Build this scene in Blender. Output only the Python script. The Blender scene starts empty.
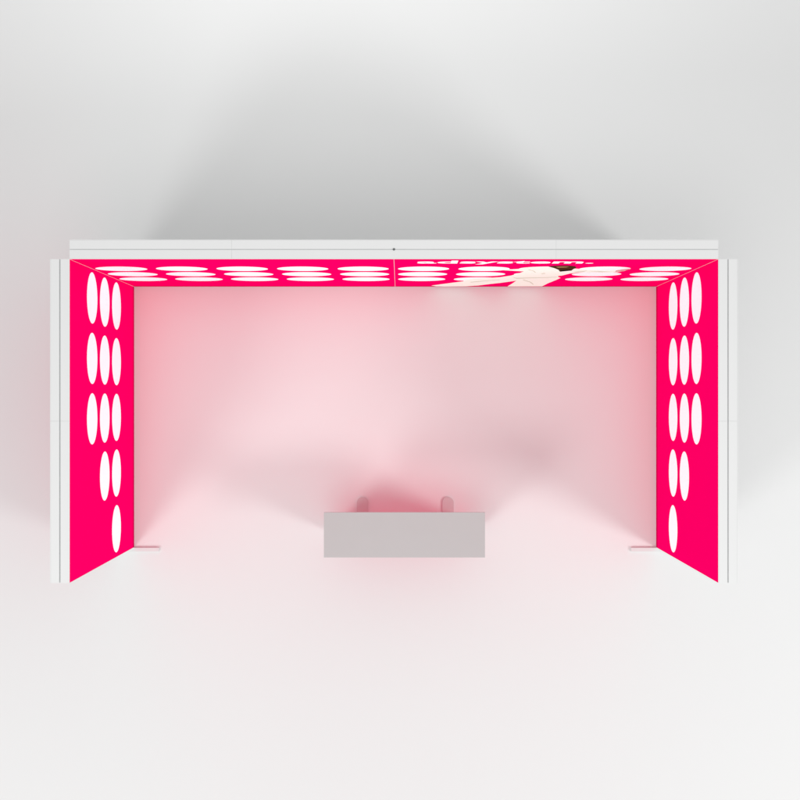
import bpy, bmesh, math, random
from mathutils import Vector, Matrix
random.seed(4)
scene = bpy.context.scene
col = scene.collection

# ------------------------------------------------------------------ camera
F_PX, CAM_H = 1111.1, 12.776          # focal length in 800-px picture pixels, height above floor
cam_d = bpy.data.cameras.new('camera'); cam = bpy.data.objects.new('camera', cam_d); col.objects.link(cam)
cam_d.sensor_width = 36; cam_d.lens = F_PX / 800 * 36
cam_d.clip_start = 0.1; cam_d.clip_end = 400
cam.location = (0, 0, CAM_H); cam.rotation_euler = (0, 0, 0)
scene.camera = cam

# ------------------------------------------------------------------ studio light
w = bpy.data.worlds.new('World'); scene.world = w; w.use_nodes = True
bg = w.node_tree.nodes['Background']
bg.inputs['Color'].default_value = (0.993, 1.0, 0.996, 1)
bg.inputs['Strength'].default_value = 0.605
scene.view_settings.view_transform = 'Standard'
scene.view_settings.look = 'None'
scene.view_settings.exposure = 0
scene.view_settings.gamma = 1

def softbox(name, pos, aim, size, watts, color, spread=180):
    d = bpy.data.lights.new(name, 'AREA'); d.shape = 'DISK'; d.size = size; d.energy = watts; d.color = color; d.spread = math.radians(spread)
    o = bpy.data.objects.new(name, d); col.objects.link(o)
    o.location = pos
    o.rotation_euler = (Vector(aim) - Vector(pos)).to_track_quat('-Z', 'Y').to_euler()
    return o
# travel direction of the light on the floor (front pair: from the shadows) and its elevation
def light_pos(dx, dy, el, dist, aim=(0, 0, 0)):
    h = Vector((dx, dy)).normalized() * math.cos(math.radians(el)) * dist
    return (aim[0] - h.x, aim[1] - h.y, aim[2] + math.sin(math.radians(el)) * dist)
softbox('softbox_front_left', light_pos(.69, .72, 39, 20), (0, 0, 0), 5.6, 850, (1.0, .998, .995))
softbox('softbox_front_right', light_pos(-.885, .47, 35, 20), (0, 0, 0), 4.8, 1130, (1.0, .998, .995))
softbox('added_overhead_fill', light_pos(.3, .9, 75, 16), (0, 0, 0), 6, 280, (1.0, .998, .995))  # added overhead fill, tuned to balance the floor tones
softbox('added_rear_fill', (-.6, 6.0, 9.0), (-.6, 7.7, 0), 5, 78, (1.0, .998, .995), 80)  # added unseen lamp, lifts the far floor behind the back wall

# ------------------------------------------------------------------ helpers
def bx(bm, x0, x1, y0, y1, z0, z1, mi=0, bevel=0):
    vs = [bm.verts.new(p) for p in ((x0,y0,z0),(x1,y0,z0),(x1,y1,z0),(x0,y1,z0),(x0,y0,z1),(x1,y0,z1),(x1,y1,z1),(x0,y1,z1))]
    fs = []
    for q in ((3,2,1,0),(4,5,6,7),(0,1,5,4),(1,2,6,5),(2,3,7,6),(3,0,4,7)):
        f = bm.faces.new([vs[i] for i in q]); f.material_index = mi; fs.append(f)
    if bevel:
        es = list({e for f in fs for e in f.edges})
        bmesh.ops.bevel(bm, geom=es, offset=bevel, segments=2, affect='EDGES', profile=.7)

def poly(bm, pts, y, mi, th=.0008):
    """thin printed shape in the x-z plane of a light box face, facing -y"""
    a = [bm.verts.new((p[0], y, p[1])) for p in pts]
    b = [bm.verts.new((p[0], y + th, p[1])) for p in pts]
    f = bm.faces.new(a); f.material_index = mi
    n = len(pts)
    for i in range(n):
        g = bm.faces.new((a[i], b[i], b[(i+1) % n], a[(i+1) % n])); g.material_index = mi
    f.normal_update()
    if f.normal.y > 0: f.normal_flip()

def build(name, bm, mats, parent=None, loc=(0,0,0), smooth=False):
    me = bpy.data.meshes.new(name)
    bmesh.ops.recalc_face_normals(bm, faces=[f for f in bm.faces if len(f.verts) == 4]) if False else None
    bm.to_mesh(me); bm.free()
    for m in (mats if isinstance(mats, (list, tuple)) else [mats]): me.materials.append(m)
    if smooth:
        for p in me.polygons: p.use_smooth = True
    o = bpy.data.objects.new(name, me); col.objects.link(o)
    o.location = loc
    if parent: o.parent = parent
    return o

def empty(name, loc, rz, label, cat, group=None):
    o = bpy.data.objects.new(name, None); col.objects.link(o)
    o.empty_display_size = .2
    o.location = loc; o.rotation_euler = (0, 0, rz)
    o['label'] = label; o['category'] = cat
    if group: o['group'] = group
    return o

def mat(name, base, rough=.5, emis=None, estr=0, metallic=0, noise=0, nscale=20, bump=0, bscale=400, spec=.5):
    m = bpy.data.materials.new(name); m.use_nodes = True
    nt = m.node_tree; b = nt.nodes['Principled BSDF']
    b.inputs['Base Color'].default_value = (*base, 1)
    b.inputs['Roughness'].default_value = rough
    b.inputs['Metallic'].default_value = metallic
    b.inputs['Specular IOR Level'].default_value = spec
    tc = nt.nodes.new('ShaderNodeTexCoord')
    if noise:
        n = nt.nodes.new('ShaderNodeTexNoise'); n.inputs['Scale'].default_value = nscale; n.inputs['Detail'].default_value = 5
        nt.links.new(tc.outputs['Object'], n.inputs['Vector'])
        r = nt.nodes.new('ShaderNodeMapRange')
        r.inputs['To Min'].default_value = 1 - noise; r.inputs['To Max'].default_value = 1 + noise
        nt.links.new(n.outputs['Fac'], r.inputs['Value'])
        v = nt.nodes.new('ShaderNodeVectorMath'); v.operation = 'SCALE'; v.inputs[0].default_value = base
        nt.links.new(r.outputs['Result'], v.inputs['Scale'])
        nt.links.new(v.outputs['Vector'], b.inputs['Base Color'])
    if bump:
        n2 = nt.nodes.new('ShaderNodeTexNoise'); n2.inputs['Scale'].default_value = bscale
        nt.links.new(tc.outputs['Object'], n2.inputs['Vector'])
        bp = nt.nodes.new('ShaderNodeBump'); bp.inputs['Strength'].default_value = bump; bp.inputs['Distance'].default_value = .001
        nt.links.new(n2.outputs['Fac'], bp.inputs['Height']); nt.links.new(bp.outputs['Normal'], b.inputs['Normal'])
    if emis:
        b.inputs['Emission Color'].default_value = (*emis, 1); b.inputs['Emission Strength'].default_value = estr
    return m

M_floor = mat('studio_floor_paint', (.80, .80, .80), .75, noise=.006, nscale=.6, spec=.25)
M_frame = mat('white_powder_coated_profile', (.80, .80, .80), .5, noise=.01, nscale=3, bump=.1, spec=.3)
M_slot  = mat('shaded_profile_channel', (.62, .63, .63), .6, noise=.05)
M_pink  = mat('backlit_pink_textile', (.60, .0, .09), .9, (1.0, .0, .135), .42, bump=.1, spec=0)
M_rim   = mat('pink_textile_base_shade', (.60, .0, .09), .9, (1.0, .0, .135), .10, spec=0)
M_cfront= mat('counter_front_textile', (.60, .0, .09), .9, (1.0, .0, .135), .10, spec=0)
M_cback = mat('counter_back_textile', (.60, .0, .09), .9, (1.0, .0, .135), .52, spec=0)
M_white = mat('backlit_white_print', (.85, .82, .84), .9, (1, .93, .97), .36, spec=0)
M_cream = mat('backlit_cream_clothing_print', (.76,.75,.69), .9, (.93, 1, .88), .31, noise=.04, nscale=6, spec=0)
M_fold  = mat('printed_fold_shading', (.50, .48, .41), .9, (.7, .68, .58), .35, spec=0)
M_hair  = mat('printed_brown_hair', (.05, .022, .01), .9, (.06, .025, .01), .4, noise=.3, nscale=14, spec=0)
M_skin  = mat('printed_hand', (.55, .25, .26), .9, (.9, .45, .48), .30, noise=.35, nscale=40, spec=0)
M_tan   = mat('printed_hair_highlight', (.30, .17, .08), .9, (.45, .24, .10), .35, spec=0)
M_dark  = mat('printed_hair_shade', (.02, .012, .01), .9, spec=0)
M_outp  = mat('pink_textile_outside', (.75, .02, .14), .9, (1.0, .03, .16), .04, spec=0)
M_outw  = mat('white_textile_outside', (.78, .78, .78), .9, spec=0, noise=.01)
M_ctop  = mat('light_grey_laminate', (.52, .505, .505), .45, noise=.015, nscale=5, spec=.4)
M_pin   = mat('dark_steel_pin', (.16, .17, .17), .4, metallic=.6, noise=.1)
M_tab   = mat('grey_steel_tab', (.64, .61, .61), .45, noise=.03, spec=.4)
M_foot  = mat('white_steel_plate', (.74, .74, .74), .4, noise=.02, spec=.5)

# ------------------------------------------------------------------ setting
bm = bmesh.new()
bx(bm, -60, 60, -60, 60, -.2, 0)
fl = build('floor', bm, M_floor); fl['kind'] = 'structure'

# ------------------------------------------------------------------ light box walls
HT, DP = 2.5, .18
def ellipse(cx, cz, rx, rz, n=64):
    return [(cx + rx*math.cos(2*math.pi*i/n), cz + rz*math.sin(2*math.pi*i/n)) for i in range(n)]

def add_mesh_text(bm, body, x0, x1, zbase, hasc, y, mi, offset=.035):
    """lettering, fitted to a width and an ascender height, as printed faces"""
    c = bpy.data.curves.new('lettering', 'FONT'); c.body = body; c.size = 1; c.offset = offset; c.resolution_u = 6
    c.space_character = 1.06
    o = bpy.data.objects.new('lettering', c); col.objects.link(o)
    bpy.context.view_layer.update()
    me = bpy.data.meshes.new_from_object(o.evaluated_get(bpy.context.evaluated_depsgraph_get()))
    xs = [v.co.x for v in me.vertices]; mx, Mx = min(xs), max(xs); My = max(v.co.y for v in me.vertices)
    sx = (x1 - x0)/(Mx - mx); sz = hasc/My
    idx = {}
    for v in me.vertices: idx[v.index] = bm.verts.new((x0 + (v.co.x - mx)*sx, y, zbase + v.co.y*sz))
    for p in me.polygons:
        try:
            f = bm.faces.new([idx[i] for i in p.vertices]); f.material_index = mi
        except ValueError: pass
    bpy.data.objects.remove(o); bpy.data.curves.remove(c); bpy.data.meshes.remove(me)

CX = [.29 + .6*i for i in range(5)]
ROWS = [1.745, 1.275, .80]
def lightbox(loc, rz, wd, label, cols_for_row, mirror=False, outer=M_outw, slot_w=.008, slot_depth=.004, art=None, foot=None):
    t = empty('exhibition_lightbox', loc, rz, label, 'lightbox', 'pink lightboxes forming the walls of the booth')
    # frame ring
    bm = bmesh.new()
    a, b = (DP - slot_w)/2, (DP + slot_w)/2
    half = wd/2
    for (x0, x1) in ((0, half - .0004), (half + .0004, wd)):
        bx(bm, x0, x1, .006, a, HT - .05, HT, 0, .0006)
        bx(bm, x0, x1, b, DP - .006, HT - .05, HT, 0, .0006)
        bx(bm, x0, x1, 0, .0055, HT - .004, HT)
        bx(bm, x0, x1, DP - .0055, DP, HT - .004, HT)
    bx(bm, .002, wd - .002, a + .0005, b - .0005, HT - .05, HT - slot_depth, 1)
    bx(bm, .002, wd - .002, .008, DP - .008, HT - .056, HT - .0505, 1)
    for s in (0, 1):
        x0, x1 = ((0, .04), (wd - .04, wd))[s]
        bx(bm, x0, x1, .006, a, 0.002, HT - .057); bx(bm, x0, x1, b, DP - .006, 0.002, HT - .057)
        xa, xb = ((.004, .04), (wd - .04, wd - .004))[s]
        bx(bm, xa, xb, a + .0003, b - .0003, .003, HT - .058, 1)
        xa, xb = ((0, .0020), (wd - .0020, wd))[s]
        bx(bm, xa, xb, 0, .0055, 0.002, HT - .0045); bx(bm, xa, xb, DP - .0055, DP, 0.002, HT - .0045)
    bx(bm, .041, wd - .041, .006, DP - .006, 0.002, .05)
    build('frame', bm, [M_frame, M_slot], t)
    # inner, lit graphic
    bm = bmesh.new()
    bx(bm, .0024, wd - .0024, 0, .005, .0705, HT - .0045, 0)
    bx(bm, .0024, wd - .0024, 0, .005, .004, .070, 8)          # cloth in front of the bottom profile: dimmed, contact shade put into its glow
    for z, cols in zip(ROWS, cols_for_row):
        for i in cols:
            cx = CX[i] if not mirror else wd - CX[i]
            poly(bm, ellipse(cx, z, .254, .186), -.0012, 1)
    if art: art(bm)
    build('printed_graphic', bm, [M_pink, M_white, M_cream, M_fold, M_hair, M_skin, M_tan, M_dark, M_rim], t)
    bm = bmesh.new()
    bx(bm, .0024, wd - .0024, DP - .005, DP, .004, HT - .0045, 0)
    build('back_panel', bm, outer, t)
    if foot:
        s = foot       # +1: at local x = wd end, 0 at x = 0 end ; plate reaches out in front of the face
        bm = bmesh.new()
        xa, xb = ((wd + .001, wd + .046), (-.046, -.001))[0 if s > 0 else 1]
        bx(bm, xa, xb, -.29, .12, .0, .03, 0, .003)
        build('foot', bm, M_foot, t)
    return t

XL, XR, YB, YF = -3.056, 2.944, 1.303, -1.693
XM = -.056
ALL = [range(5)]*3

# printed figure: outlines read off the picture as (px, py) -> wall coordinates
def on_wall(px, py):
    d = (YB) * F_PX / (400 - py)           # distance below the camera
    return ((px - 400) * d / F_PX - XM, CAM_H - d)
def W(pts): return [on_wall(*p) for p in pts]

def figure(bm):
    # trailing leg and body in loose pale clothing
    poly(bm, W([(431.5,285.4),(440,284.2),(452,282.6),(463,281.2),(466,279.5),(475,278.3),(490,277.6),(500,277),(511,275.4),
                (518,273.4),(524,271.2),(512,270.5),(503,270),(500,268.9),(512,269.1),(520,268.6),(526,267.2),(536,266.8),(547,266.7),
                (553,267.5),(557.5,268.6),(559.5,270.5),(558.5,273),(558,276.6),(560.5,277.7),(556,279.8),(548,283),(542,286.1),
                (507.5,286.2),(512,283.5),(516.5,280.4),(508,281.6),(500,282.7),(490,283.8),(478,285.3),(466,286.1),(445,286.3),(436,286.1)]), -.0026, 2)
    # reaching arm and sleeve
    poly(bm, W([(556,269.2),(562,271.0),(568,270.2),(573,268.3),(578,268.5),(584,269.3),(592,269.6),(604,270.4),(614,270.2),(622,269.4),(630,268.3),
                (625,270.4),(617,272),(606,272.3),(594,272),(586,272.2),(578,272.2),(570,273.2),(562,275.2),(556.5,275.8)]), -.0034, 2)
    # hand at the end of the sleeve
    poly(bm, W([(616,270.0),(623,269.0),(631,268.0),(627,269.6),(621,271.2),(615,271.4)]), -.0042, 5)
    # head: hair and face
    poly(bm, W([(548.5,266.2),(554,265.6),(561,265.3),(568,265.2),(575,266),(576.5,267.2),(573.5,268.6),(571.5,270.2),(567,270.6),(560,271.3),(558.5,269.4),(554,267.6)]), -.0044, 4)
    poly(bm, W([(556,266.4),(563,266.1),(569,266.3),(566,266.9),(558,267.1)]), -.0050, 6)
    poly(bm, W([(560,269.6),(566,269.2),(571,269.3),(569,270.3),(562,270.9)]), -.0050, 7)
    # belt line and folds of the clothing
    poly(bm, W([(512,277.0),(517,277.5),(530,277.2),(545,277.0),(557,276.6),(557,277.0),(545,277.5),(530,277.8),(517,278.3)]), -.0046, 3)
    poly(bm, W([(541,273.2),(545,272.7),(545.5,273.3),(542,273.7)]), -.0046, 3)
    poly(bm, W([(590,271.1),(600,270.9),(610,271.3),(602,271.7)]), -.0046, 3)
    poly(bm, W([(470,281.6),(486,280.2),(500,279.3),(500,279.6),(486,280.7),(471,282.1)]), -.0046, 3)
    poly(bm, W([(524,279.4),(531,281.6),(534,284.2),(533,284.2),(529.5,281.8),(522.5,279.6)]), -.0046, 3)
    poly(bm, W([(529,269.2),(534,270.4),(536,272.2),(535,272.2),(532.8,270.6),(527.8,269.4)]), -.0046, 3)
    poly(bm, W([(574,271.2),(582,270.7),(587,270.3),(584,271.3),(576,271.8)]), -.0046, 3)
    add_mesh_text(bm, 'adsystem.', *[on_wall(417, 264)[0], on_wall(592, 264)[0]], 2.19, .215, -.0016, 1)

back_a = lightbox((XL, YB, 0), 0, 3.0, 'left half of the back wall, only white ovals on pink', ALL)
back_b = lightbox((XM, YB, 0), 0, 3.0, 'right half of the back wall, with adsystem lettering and leaping figure', ALL, art=figure)
bm = bmesh.new()
bmesh.ops.create_cone(bm, cap_ends=True, segments=24, radius1=.011, radius2=.011, depth=.008, matrix=Matrix.Translation((0, DP/2, HT - .0005)))
build('connector_pin', bm, M_pin, back_b)
# side walls: rows from top to bottom keep 3, 4 and 5 ovals counted from the back corner
ST = [range(3), range(4), range(5)]
# left wall: face looks to +x ; local x runs from front to back
left = lightbox((XL, YF, 0), math.pi/2, YB - YF, 'left end wall of the booth, white ovals stepping down towards its front', ST, mirror=True,
                outer=M_outp, slot_w=.013, slot_depth=.011, foot=-1)
# right wall: face looks to -x ; local x runs from back to front
right = lightbox((XR, YB, 0), -math.pi/2, YB - YF, 'right end wall of the booth, white ovals stepping down towards its front', ST,
                 slot_w=.012, slot_depth=.011, foot=1)

# ------------------------------------------------------------------ counter
CH = 1.0
ct = empty('counter', (.047, -1.43, 0), 0, 'pink lightbox counter with a plain light grey top, standing on rounded feet', 'counter')
bm = bmesh.new()
bx(bm, -.854, .854, -.2395, .2395, CH - .03, CH, 0, .0015)
build('countertop', bm, M_ctop, ct)
bm = bmesh.new()
for (x0, x1) in ((-.79, -.755), (.755, .79)): bx(bm, x0, x1, -.105, .005, .020, CH - .031, 0, .002)
bx(bm, -.754, .754, -.105, .005, CH - .07, CH - .031, 0, .002)
bx(bm, -.754, .754, -.105, .005, .020, .05, 0, .002)
build('frame', bm, M_frame, ct)
for y0, y1 in ((-.104, -.100), (0, .004)):
    bm = bmesh.new(); bx(bm, -.753, .753, y0, y1, .051, CH - .071)
    build('textile_panel', bm, M_cback if y0 > -.05 else M_cfront, ct)
for fx in (-.478, .505):
    bm = bmesh.new()
    r, y1 = .065, .315 
    n = 24
    pts = [(fx + r*math.cos(math.pi*i/n), y1 - r + r*math.sin(math.pi*i/n)) for i in range(n+1)]
    pts += [(fx - r*math.cos(math.pi*i/n), -y1 + r - r*math.sin(math.pi*i/n)) for i in range(n+1)]
    lo = [bm.verts.new((p[0], p[1], 0)) for p in pts]; hi = [bm.verts.new((p[0], p[1], .018)) for p in pts]
    bm.faces.new(hi); bm.faces.new(lo[::-1])
    k = len(pts)
    for i in range(k): bm.faces.new((lo[i], lo[(i+1) % k], hi[(i+1) % k], hi[i]))
    bmesh.ops.bevel(bm, geom=[e for e in bm.edges if all(v.co.z > .015 for v in e.verts)], offset=.002, segments=2, affect='EDGES')
    build('foot', bm, M_tab, ct)
